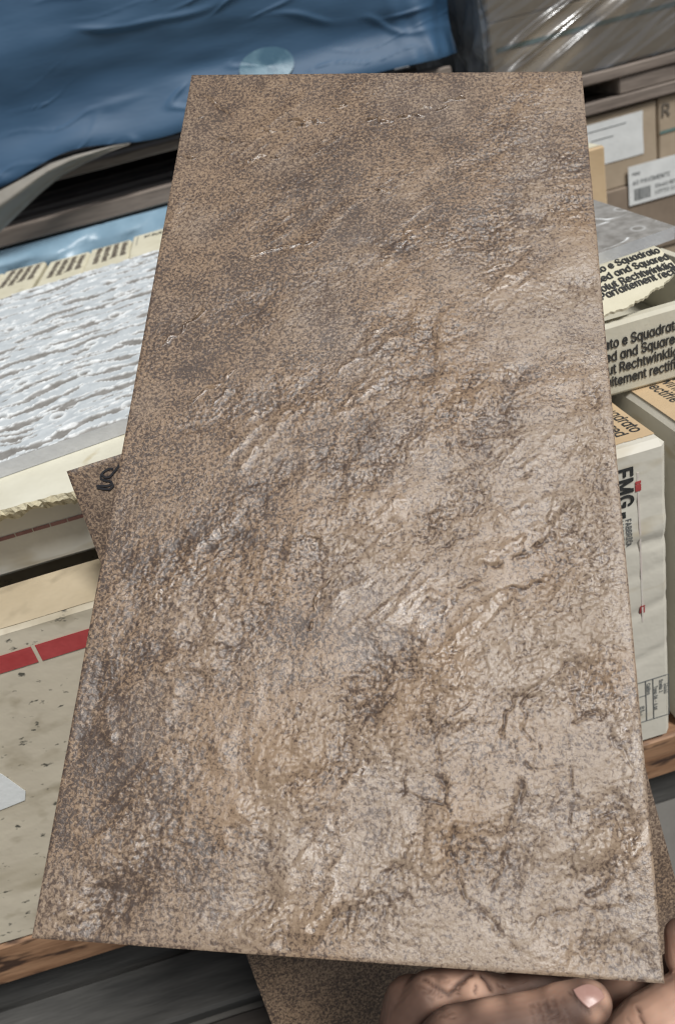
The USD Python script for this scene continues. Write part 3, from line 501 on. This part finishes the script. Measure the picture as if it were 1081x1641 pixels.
# ------------------------------------------------------------------ stone-look tiles
FEATURES = [
    (-1.0, 1.5, [(263, 453), (255, 463), (245, 467), (236, 474), (231, 483), (228, 491), (231, 498), (238, 501), (243, 499)]),
    (-0.7, 1.4, [(248, 466), (241, 475), (238, 486), (242, 494), (246, 497)]),
    (1.2, 3.5, [(262, 457), (253, 466), (243, 471)]),
    (-0.7, 1.8, [(265, 484), (274, 481), (283, 478)]),
    (-0.8, 1.4, [(263, 519), (270, 523), (273, 529), (274, 535)]),
    (-0.55, 1.3, [(263, 506), (262, 528), (262, 542), (261, 558)]),
    (-0.5, 1.2, [(274, 529), (285, 527)]),
    (-0.9, 2.2, [(260, 563), (268, 564), (276, 562), (283, 557)]),
    (-0.8, 2.5, [(194, 501), (198, 516), (202, 531), (203, 550), (209, 570), (224, 582), (235, 592)]),
    (-0.6, 1.8, [(203, 528), (192, 526), (176, 524)]),
    (-0.8, 4, [(237, 509), (236, 528), (228, 541), (231, 556), (222, 564)]),
    (-0.6, 1.6, [(207, 417), (226, 412), (239, 413), (254, 407)]),
    (-0.9, 3, [(202, 421), (221, 402), (240, 394), (258, 382)]),
    (-0.7, 2.5, [(173, 410), (191, 395), (202, 386), (216, 379)]),
    (0.7, 1.6, [(125, 441), (127, 425), (135, 412), (146, 400)]),
    (-0.6, 1.4, [(283, 444), (298, 446)]),
    (-0.5, 1.8, [(255, 445), (268, 442), (282, 443)]),
    (-0.6, 1.6, [(195, 501), (179, 514), (176, 526)]),
    (-0.5, 1.5, [(192, 498), (201, 485), (215, 475)]),
    (-0.5, 1.3, [(233, 505), (246, 508), (260, 506)]),
    (-0.6, 1.5, [(284, 490), (293, 502), (295, 517)]),
    (-0.5, 1.6, [(150, 497), (162, 484), (175, 473)]),
    (-0.5, 1.6, [(122, 523), (127, 541), (125, 558)]),
    (-0.5, 1.6, [(243, 579), (263, 572), (287, 565)]),
    (-0.5, 1.6, [(165, 567), (177, 558), (183, 547)]),
    (0.8, 5, [(77, 341), (83, 330), (91, 319), (105, 300)]),
    (0.7, 4, [(130, 271), (140, 262), (150, 251)]),
    (0.5, 4, [(135, 302), (124, 293), (112, 297)]),
    (0.6, 1.6, [(11, 259), (24, 243), (37, 227)]),
    (0.5, 1.4, [(25, 242), (38, 226)]),
    (0.6, 1.8, [(37, 296), (54, 283), (68, 268)]),
    (0.5, 2, [(66, 181), (82, 173), (108, 165)]),
    (0.6, 6, [(144, 390), (158, 377), (173, 363)]),
    (0.6, 5, [(190, 304), (205, 296), (218, 286)]),
    (0.9, 5, [(230, 371), (248, 360), (262, 352), (260, 370), (251, 376)]),
    (0.7, 3, [(278, 342), (290, 330), (299, 324)]),
    (0.7, 6, [(219, 399), (230, 390), (246, 385)]),
    (0.7, 7, [(191, 419), (208, 425), (225, 421)]),
    (0.8, 3, [(29, 414), (37, 401)]),
    (0.8, 5, [(47, 447), (52, 436)]),
    (0.8, 6, [(45, 466), (52, 456)]),
    (0.6, 6, [(50, 492), (56, 479)]),
    (0.7, 5, [(17, 487), (23, 505)]),
    (0.6, 6, [(42, 566), (49, 548)]),
    (0.6, 6, [(88, 552), (96, 534)]),
    (0.7, 7, [(120, 579), (126, 558)]),
    (0.6, 6, [(160, 573), (165, 562)]),
    (0.5, 5, [(240, 272), (227, 268)]),
    (0.5, 4, [(251, 194), (226, 194)]),
    (0.45, 2.2, [(4, 22), (11, 24), (22, 32), (40, 46)]),
    (0.4, 2, [(20, 30), (28, 40), (38, 44)]),
    (0.85, 1.6, [(9, 45), (15, 46)]),
    (0.95, 1.6, [(81, 51), (97, 53), (111, 47)]),
    (0.95, 1.6, [(88, 56), (100, 55), (109, 51)]),
    (0.95, 1.6, [(57, 91), (62, 86), (77, 87)]),
    (0.95, 1.6, [(49, 92), (53, 92)]),
    (0.85, 1.6, [(62, 61), (76, 62), (82, 61)]),
    (0.95, 1.6, [(1, 90), (5, 87), (12, 89)]),
    (0.85, 1.6, [(30, 70), (40, 71)]),
    (1.05, 1.6, [(140, 51), (147, 48), (152, 52), (158, 51)]),
    (0.85, 1.6, [(164, 47), (176, 46), (187, 44)]),
    (1.15, 1.6, [(198, 31), (205, 28), (214, 28)]),
    (0.85, 1.6, [(192, 41), (199, 35)]),
    (0.85, 1.6, [(179, 38), (186, 37)]),
    (0.75, 1.6, [(113, 37), (123, 34)]),
    (0.75, 1.6, [(149, 120), (158, 120)]),
    (0.85, 1.6, [(266, 140), (272, 138)]),
    (0.85, 1.6, [(270, 163), (277, 165)]),
    (0.75, 1.6, [(171, 158), (184, 152)]),
    (0.6, 2, [(226, 189), (239, 184)]),
    (0.65, 1.6, [(53, 295), (60, 288)]),
]
BLOTCHES = [(114, 143, 23, 22, 0.8), (126, 163, 13, 16, 0.5), (167, 165, 26, 17, 0.55), (71, 240, 35, 26, 0.4), (27, 250, 22, 29, 0.5), (33, 270, 21, 11, 0.6), (34, 319, 13, 11, 0.6), (63, 317, 12, 9, 0.4), (21, 497, 13, 19, 0.8), (28, 525, 16, 12, 0.5), (6, 552, 10, 12, 0.95), (24, 533, 15, 15, 0.4), (48, 529, 15, 10, 0.45), (133, 434, 17, 14, 0.6), (96, 383, 22, 13, 0.45), (218, 309, 15, 17, 0.4), (277, 551, 12, 10, 0.9), (82, 565, 17, 10, 0.5), (69, 566, 13, 10, 0.5), (23, 576, 22, 7, 0.5), (130, 7, 16, 17, 0.55), (151, 59, 27, 9, 0.4), (192, 75, 27, 16, 0.25), (228, 295, 15, 11, 0.3), (269, 151, 25, 19, 0.35), (174, 439, 17, 12, 0.5), (104, 428, 21, 9, 0.3), (132, 146, 11, 11, 0.4), (24, 397, 19, 8, 0.3), (41, 459, 17, 10, 0.45), (248, 272, 23, 12, 0.4), (89, 100, 41, 9, 0.3), (39, 503, 7, 9, 0.3), (103, 560, 19, 8, 0.3), (223, 367, 18, 7, 0.3), (47, 376, 23, 16, 0.3), (139, 357, 22, 16, 0.25), (91, 470, 5, 4, 0.5), (38, 169, 26, 33, -0.35), (34, 365, 27, 16, -0.4), (89, 490, 37, 16, -0.5), (124, 293, 23, 18, -0.3), (160, 205, 21, 21, -0.3), (273, 224, 32, 29, -0.35), (125, 514, 29, 18, -0.4), (20, 439, 18, 14, -0.3), (83, 578, 37, 10, -0.3), (155, 400, 22, 18, -0.3), (90, 217, 21, 15, -0.25), (-4, 362, 15, 16, -0.3), (275, 38, 22, 25, -0.2)]

def stone_face(nx, ny, W, H, features, blotches, seed, rough_right=True, amp=1.0):
    s = np.linspace(0, W, nx); q = np.linspace(0, H, ny); S, Q = np.meshgrid(s, q, indexing='ij'); T = (H - Q)           # T runs from the top edge down
    a = 0.80                                                                                                              # streaks climb to the right
    A_ = S * math.cos(a) - T * math.sin(a); B_ = S * math.sin(a) + T * math.cos(a)
    wob = 0.004 * noise2((S, T), 0.02, seed + 1); wob2 = 0.004 * noise2((S, T), 0.02, seed + 2)
    w = 0.10 + 0.90 * sstep(0.32, 1.05, 0.55 * S / W + 0.75 * T / H) if rough_right else np.full_like(S, 0.5)
    big = noise2((A_ * 0.55, B_), 0.036, seed + 3)
    h = w * 0.0008 * big
    patch = 0.35 + 0.95 * sstep(-0.9, 1.1, noise2((A_ * 0.7, B_), 0.030, seed + 30))
    for k, (cell, sl_, al) in enumerate(((0.0180, 0.050, 0.60), (0.0095, 0.075, 0.75), (0.0050, 0.065, 0.85), (0.0027, 0.050, 1.0), (0.0016, 0.11, 1.0), (0.0010, 0.10, 1.0))):
        q_ = noise2((A_ * al + wob * (cell / 0.02), B_ + wob2 * (cell / 0.02)), cell, seed + 4 + k)
        q_ = np.where(q_ > 0, q_, q_ * 1.35)                       # pits a little sharper than bumps
        h += (w if k < 4 else 0.22 + 0.70 * w) * patch * sl_ * cell / 1.2 * q_
    # slate-like chips: terraces whose broken edges climb to the right
    q_ = noise2((A_ * 0.40, B_), 0.026, seed + 40) + 0.55 * noise2((A_ * 0.55, B_), 0.011, seed + 41) + 0.20 * noise2((S, T), 0.0050, seed + 42) + 0.07 * noise2((S, T), 0.0023, seed + 43)
    lv = q_ * 1.25; fl_ = np.floor(lv); h += (0.10 + 0.90 * w) * 0.00055 * patch * (fl_ + sstep(0.30, 0.62, lv - fl_)) / 1.25
    st = noise2((A_ * 0.16, B_), 0.0065, seed + 9) + 0.5 * noise2((A_ * 0.3, B_), 0.0028, seed + 11); msk = sstep(0.45, 1.2, noise2((A_ * 0.6, B_), 0.030, seed + 10))
    h += 0.00055 * np.clip(st, -0.3, 1.3) * msk * (0.35 + 0.65 * w)
    jit = 0.0011 * noise2((S, T), 0.005, seed + 12); jit2 = 0.0011 * noise2((S, T), 0.005, seed + 13); mod = 0.80 + 0.55 * noise2((S, T), 0.0045, seed + 14)
    dirt = np.zeros_like(S); shine = 0.5 * sstep(0.25, 1.0, st) * msk
    for hm, wm, pts in features:
        pp = np.array(pts, float) / 1000; wd = wm / 1000; m = wd * 3 + 0.003
        i0, i1 = np.searchsorted(s, [pp[:, 0].min() - m, pp[:, 0].max() + m]); j0, j1 = np.searchsorted(q, [H - pp[:, 1].max() - m, H - pp[:, 1].min() + m])
        sl = (slice(i0, i1), slice(j0, j1)); x_, t_ = S[sl] + jit[sl], T[sl] + jit2[sl]; d = np.full(x_.shape, 9.0)
        for (ax, at_), (bx, bt) in zip(pp[:-1], pp[1:]):
            L2 = (bx - ax) ** 2 + (bt - at_) ** 2 + 1e-12; k = np.clip(((x_ - ax) * (bx - ax) + (t_ - at_) * (bt - at_)) / L2, 0, 1)
            d = np.minimum(d, np.hypot(x_ - ax - k * (bx - ax), t_ - at_ - k * (bt - at_)))
        h[sl] += ((1.1 if hm < 0 else 1.4) if hm < 0 or wm < 2.5 else 0.9) * hm / 1000 * np.exp(-(d / (wd * 0.62)) ** 2) * np.clip(mod[sl], 0.0, 1.7)
        if hm > 0: shine[sl] = np.maximum(shine[sl], np.exp(-(d / (wd * 0.9)) ** 2) * np.clip(mod[sl], 0, 1) * (1.0 if wm < 2.5 else 0.35))
        else: dirt[sl] = np.maximum(dirt[sl], np.exp(-(d / (min(wd, 0.0025) * 0.5)) ** 2) * np.clip(mod[sl] + 0.25, 0, 1))
    e = np.minimum(np.minimum(S, W - S), np.minimum(T, H - T)); h = (h - np.median(h)) * (0.25 + 0.75 * sstep(0, 0.012, e)) * amp - 0.0006 * np.exp(-e / 0.0007)
    tone = 0.012 * noise2((S, T), 0.045, seed + 20) + 0.009 * noise2((S, T), 0.014, seed + 21)
    for bx, bt, rx, rt, g_ in blotches:
        x_ = S - bx / 1000 + 0.010 * noise2((S, T), 0.022, seed + 22); t_ = T - bt / 1000 + 0.010 * noise2((S, T), 0.022, seed + 23)
        tone += 0.06 * g_ * np.exp(-((x_ / (rx / 1000)) ** 2 + (t_ / (rt / 1000)) ** 2))
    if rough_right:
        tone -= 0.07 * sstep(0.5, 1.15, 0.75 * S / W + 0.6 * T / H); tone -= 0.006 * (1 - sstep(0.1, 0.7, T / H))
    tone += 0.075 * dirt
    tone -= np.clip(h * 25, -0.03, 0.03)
    warm = np.clip(sstep(0.35, 1.0, 0.7 * S / W + 0.45 * T / H) * 0.85 + 0.35 * noise2((S, T), 0.03, seed + 24), 0, 1)
    return (np.c_[S.ravel(), Q.ravel(), h.ravel()], grid_faces(nx, ny)), tone.ravel(), warm.ravel(), np.clip(shine, 0, 1).ravel()
def tile(name, label, origin, u, up, W, H, TH, nx, ny, feats, blots, seed, **k):
    u = unit(u); up = unit(up - u * (u @ up)); n = np.cross(u, up)
    t = thing(name, label, 'tile', origin, np.stack([u, up, n]))
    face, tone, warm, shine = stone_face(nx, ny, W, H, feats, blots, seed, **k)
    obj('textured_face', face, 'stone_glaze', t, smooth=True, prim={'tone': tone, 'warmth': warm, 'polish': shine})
    F = face[0].reshape(nx, ny, 3); rim = np.vstack([F[:, 0], F[1:, -1][::-1] * 0 + F[-1:, 1:][0] if False else F[-1, 1:], F[:-1, -1][::-1], F[0, 1:-1][::-1]])
    low = rim.copy(); low[:, 2] = -TH; nr = len(rim); i = np.arange(nr); j = (i + 1) % nr
    body = np.vstack([rim, low, [[W / 2, H / 2, -TH]]])
    fc = np.vstack([np.c_[i, i + nr, j + nr], np.c_[i, j + nr, j], np.c_[j + nr, i + nr, np.full(nr, 2 * nr)]])
    obj('tile_body', (body, fc), 'tile_clay', t, smooth=False)
    return t, (u, up, n)
U1 = np.array([0.943, -0.262, -0.207]); V1 = np.array([-0.332, -0.764, -0.554])
BL = C + R @ (np.array([(50 - CX) / FPX, (1504 - CY) / FPX, 1.0]) * 0.3877)
tile('stone_tile', 'large brown stone-look tile held up in front, filling the picture', BL, U1, -V1, 0.2995, 0.600, 0.0090, 500, 1000, FEATURES, BLOTCHES, 300)

u2, v2 = np.array([0.9967, 0.0813, 0.0]), unit([0.030, -0.368, -0.929]); L2 = 0.612; W2 = 0.335
A2 = np.array([-0.4217, 0.0077, 0.4239])
B2 = A2 + v2 * L2; B2[2] = max(B2[2], GZ + 0.003)
t2, fr2 = tile('stone_tile', 'second brown stone-look tile leaning behind, dark handwritten mark in its corner', A2 + v2 * L2, u2, -v2, W2, L2, 0.0090, 200, 360, [], [(60, 120, 40, 50, .3), (200, 500, 60, 60, .5), (250, 420, 60, 40, .4)], 400, rough_right=False, amp=0.6)
# the marker scribble, in tile coordinates
def stroke(pts, w=0.0011, z=0.0008):
    p = np.array(pts, float); k = np.linspace(0, len(p) - 1, 40); from_ = np.stack([np.interp(k, range(len(p)), p[:, i]) for i in (0, 1)], 1); from_ = ndimage.gaussian_filter1d(from_, 1.6, axis=0, mode='nearest')
    d = np.gradient(from_, axis=0); d /= np.linalg.norm(d, axis=1, keepdims=True) + 1e-9; nn = np.c_[-d[:, 1], d[:, 0]] * w
    a, b = np.c_[from_ + nn, np.full(40, z)], np.c_[from_ - nn, np.full(40, z)]
    return thick(strip(a, b, 1), (0, 0, -0.0004))
def on_tile2(p):
    n = fr2[2]; d = ray(p); k = ((A2 - C) @ n) / (d @ n); q = C + d * k - (A2 + v2 * L2); return q @ fr2[0], q @ fr2[1]
S1 = [(183, 751), (174, 750), (164, 757), (160, 765), (166, 770), (178, 770), (180, 775), (172, 779), (158, 778), (154, 779)]
S2 = [(163, 759), (168, 765), (176, 764), (186, 752), (192, 744)]
S3 = [(178, 771), (182, 778), (176, 784), (166, 783), (155, 781)]
obj('handwritten_mark', cat_(*[stroke([on_tile2(p) for p in s_], 0.00065, 0.0010 + 0.0001 * i) for i, s_ in enumerate((S1, S2, S3))]), 'marker_ink', t2, label='handwritten black marker scribble')

# ------------------------------------------------------------------ hands
def P3(px, py, d): return C + ray((px, py)) * d
def bone(a, ra, b, rb):
    M = m3.Manifold; return M.batch_hull([M.sphere(ra, 28).translate(list(map(float, a))), M.sphere(rb, 28).translate(list(map(float, b)))])
def chain(pts): return [bone(a[0], a[1], b[0], b[1]) for a, b in zip(pts[:-1], pts[1:])]
def hand(name, label, chains, palms, palmar, creases):
    M = m3.Manifold; parts = [b for c_ in chains for b in chain(c_)] + [M.batch_hull([M.sphere(r, 28).translate(list(map(float, p))) for p, r in pl]) for pl in palms]
    s = M.batch_boolean(parts, m3.OpType.Add).refine_to_length(0.0014)
    v, f = arr(s); q = trimesh.Trimesh(v, f, process=True); trimesh.smoothing.filter_taubin(q, 0.5, 0.53, 26)
    v = np.array(q.vertices); nrm = np.array(q.vertex_normals); pm = np.zeros(len(v)); cr = np.zeros(len(v))
    cc = (v - C) @ R; px = np.c_[CX + FPX * cc[:, 0] / cc[:, 2], CY + FPX * cc[:, 1] / cc[:, 2]]
    def skin_at(p):                                     # the point of the skin that the crease runs over
        d = np.hypot(px[:, 0] - p[0], px[:, 1] - p[1]); k = np.where(d < max(d.min() * 1.3, 9))[0]
        return v[k[np.argmin(d[k] + (cc[k, 2] - cc[k, 2].min()) * 2500)]].copy()
    for p, r, g_ in palmar: pm = np.maximum(pm, g_ * np.exp(-(np.linalg.norm(v - skin_at(p), axis=1) / r) ** 2))
    for pts, wd, dp in creases:
        pp_ = np.array(pts, float); m_ = np.linspace(0, len(pp_) - 1, 5 * len(pp_)); pp_ = np.stack([np.interp(m_, range(len(pp_)), pp_[:, i]) for i in (0, 1)], 1)
        pts = ndimage.gaussian_filter1d(np.array([skin_at(p) for p in pp_]), 1.2, axis=0, mode='nearest'); d = np.full(len(v), 9.0)
        for a, b in zip(pts[:-1], pts[1:]):
            L = (b - a) @ (b - a) + 1e-12; k = np.clip((v - a) @ (b - a) / L, 0, 1); d = np.minimum(d, np.linalg.norm(v - a - k[:, None] * (b - a), axis=1))
        g_ = np.exp(-(d / wd) ** 2); v = v - nrm * (dp * g_)[:, None]; cr = np.maximum(cr, g_ * min(1, dp * 900))
    v = v + nrm * (0.0004 * (meshkit.fbm(v * 260 + 9, 2, 3) - 0.5))[:, None]
    t = thing(name, label, 'hand', v.mean(0))
    obj('skin', (v, np.array(q.faces)), 'skin', t, smooth=True, prim={'palm': np.clip(pm, 0, 1), 'crease': np.clip(cr, 0, 0.9)})
    return t, v, nrm, skin_at
def J(px, py, d, r): return (P3(px, py, d), r)
fingers = [
    [J(640, 1780, .372, .0180), J(730, 1672, .366, .0155), J(800, 1652, .363, .0138), J(865, 1637, .361, .0124), J(905, 1621, .360, .0117), J(934, 1611, .359, .0106), J(948, 1606, .3585, .0088)],   # thumb
    [J(668, 1635, .400, .0165), J(690, 1600, .396, .0125), J(728, 1584, .395, .0100), J(757, 1586, .393, .0112), J(782, 1596, .391, .0105), J(812, 1596, .392, .0088), J(850, 1582, .392, .0092), J(905, 1566, .392, .0076)],  # index, bent under the edge
    [J(690, 1700, .420, .0140), J(820, 1640, .420, .0120), J(930, 1622, .418, .0112), J(1040, 1582, .414, .0105), J(1110, 1545, .412, .0090)],                                      # middle
    [J(700, 1760, .430, .0130), J(830, 1705, .432, .0105), J(940, 1690, .430, .0100), J(1040, 1640, .428, .0088)],
    [J(690, 1820, .435, .0110), J(800, 1780, .437, .0090), J(890, 1760, .436, .0078)]]
palm = [[J(660, 1615, .404, .0150), J(668, 1700, .408, .0170), J(700, 1860, .425, .0200), J(640, 1800, .385, .0190)], [J(650, 1800, .39, .02), J(690, 1870, .42, .02), J(600, 2150, .40, .026), J(660, 2150, .42, .026)]]
r4 = np.random.default_rng(12)
h1, hv, hn, at1 = hand('hand', 'dark skinned hand pinching the bottom edge of the big tile, thumbnail showing', fingers, palm,
    [((757, 1584), .0085, 1.0), ((725, 1572), .0070, .85), ((782, 1596), .0065, 1.0), ((840, 1582), .0090, .85), ((885, 1572), .0075, .7), ((705, 1598), .0060, .55), ((690, 1570), .005, .5), ((972, 1600), .0040, .8), ((955, 1572), .0040, .6), ((955, 1628), .0040, .6), ((1000, 1595), .012, .5), ((720, 1622), .006, .4)],
    [([(757, 1560), (742, 1568), (728, 1580), (722, 1592)], .0011, .0013), ([(744, 1572), (735, 1584), (733, 1594)], .0007, .0007),
     ([(772, 1562), (780, 1573), (787, 1584)], .0011, .0014), ([(762, 1578), (759, 1592)], .0008, .0008), ([(806, 1578), (808, 1583)], .0008, .0007), ([(797, 1572), (800, 1580)], .0007, .0005),
     ([(676, 1566), (694, 1578), (712, 1590), (726, 1600)], .0010, .0009)]
    + [([(664 + 5 * k + r4.normal() * 2, 1574 + 7 * k + r4.normal() * 2), (688 + 5 * k, 1584 + 7 * k + r4.normal() * 2), (706 + 3 * k, 1594 + 5 * k + r4.normal() * 2)], .00050, .00035 + .0002 * r4.random()) for k in range(8)]
    + [([(690 + 6 * k, 1556 + 2 * k), (700 + 6 * k + r4.normal(), 1572 + 2 * k)], .00045, .0003) for k in range(5)]
    + [([(846 + 7 * k + r4.normal(), 1609 - 1.5 * k), (853 + 7 * k + r4.normal() * 1.5, 1622), (858 + 7 * k + r4.normal() * 1.5, 1641)], .00055, .0003 + .0004 * math.exp(-((k - 4) / 2.5) ** 2)) for k in range(9)]
    + [([(912, 1588), (921, 1600), (932, 1613), (944, 1624)], .0008, .0007)])
def nail(t, grid, at_, lift=0.0009):
    g_ = np.array([[at_(p) for p in row] for row in grid]); g_ = ndimage.zoom(g_, (3, 3, 1), order=1)
    toc = unit(C - g_.mean((0, 1))); a, b = g_.shape[:2]
    for _ in range(3): g_ = ndimage.uniform_filter(g_, (3, 3, 1), mode='nearest') * 0.6 + g_ * 0.4
    P = (g_ + toc * lift).reshape(-1, 3); return P, grid_faces(a, b)
pn, fn = nail(h1, [[(914, 1586), (920, 1597), (930, 1609), (943, 1620)], [(926, 1578), (935, 1588), (945, 1600), (956, 1612)], [(937, 1573), (947, 1581), (957, 1592), (965, 1604)], [(946, 1571), (956, 1577), (965, 1587), (970, 1598)]], at1)
obj('nail', thick((pn, fn), unit(C - pn.mean(0)) * -0.0016), 'nail', h1, smooth=True, label='pale pink thumbnail')
edge_n = np.array([P3(px, py, d) for px, py, d in ((878, 1588, .3895), (888, 1580, .388), (900, 1572, .387), (915, 1566, .387))]); edge_b = np.array([P3(px, py, d) for px, py, d in ((882, 1591, .3885), (894, 1584, .387), (910, 1574, .386), (925, 1568, .386))])
obj('nail', thick(strip(edge_n, edge_b, 2), unit(C - edge_n[0]) * -0.0008), 'nail_tip', h1, smooth=True, label='fingernail seen edge on')

f2 = [[J(1000, 1720, .374, .0200), J(1050, 1668, .374, .0200), J(1112, 1626, .376, .0190), J(1160, 1560, .380, .0150)],
      [J(1160, 1620, .392, .0120), J(1128, 1570, .388, .0105), J(1097, 1540, .385, .0090), J(1092, 1500, .386, .0080)],
      [J(1190, 1600, .400, .0120), J(1150, 1520, .398, .0100), J(1110, 1470, .398, .0085)],
      [J(1220, 1590, .405, .0110), J(1190, 1490, .402, .0095), J(1140, 1440, .400, .0080)],
      [J(1250, 1600, .405, .0100), J(1240, 1500, .400, .0085), J(1200, 1450, .398, .0072)]]
p2 = [[J(1040, 1720, .376, .0210), J(1170, 1610, .385, .0190), J(1240, 1640, .40, .0180), J(1180, 1800, .39, .022)], [J(1100, 1800, .385, .022), J(1180, 1800, .39, .022), J(1180, 2100, .39, .027), J(1120, 2100, .385, .027)]]
h2, hv2, hn2, at2 = hand('hand', 'second hand at the lower right corner, paler palm side of its thumb showing', f2, p2,
    [((1010, 1635), .012, 1.0), ((1050, 1615), .014, 1.0), ((1078, 1600), .012, 1.0), ((1075, 1540), .012, .9), ((1075, 1638), .012, .9)],
    [([(1019, 1612), (1024, 1626), (1030, 1641)], .0008, .0008), ([(1000, 1630), (1010, 1640)], .0006, .0003)])
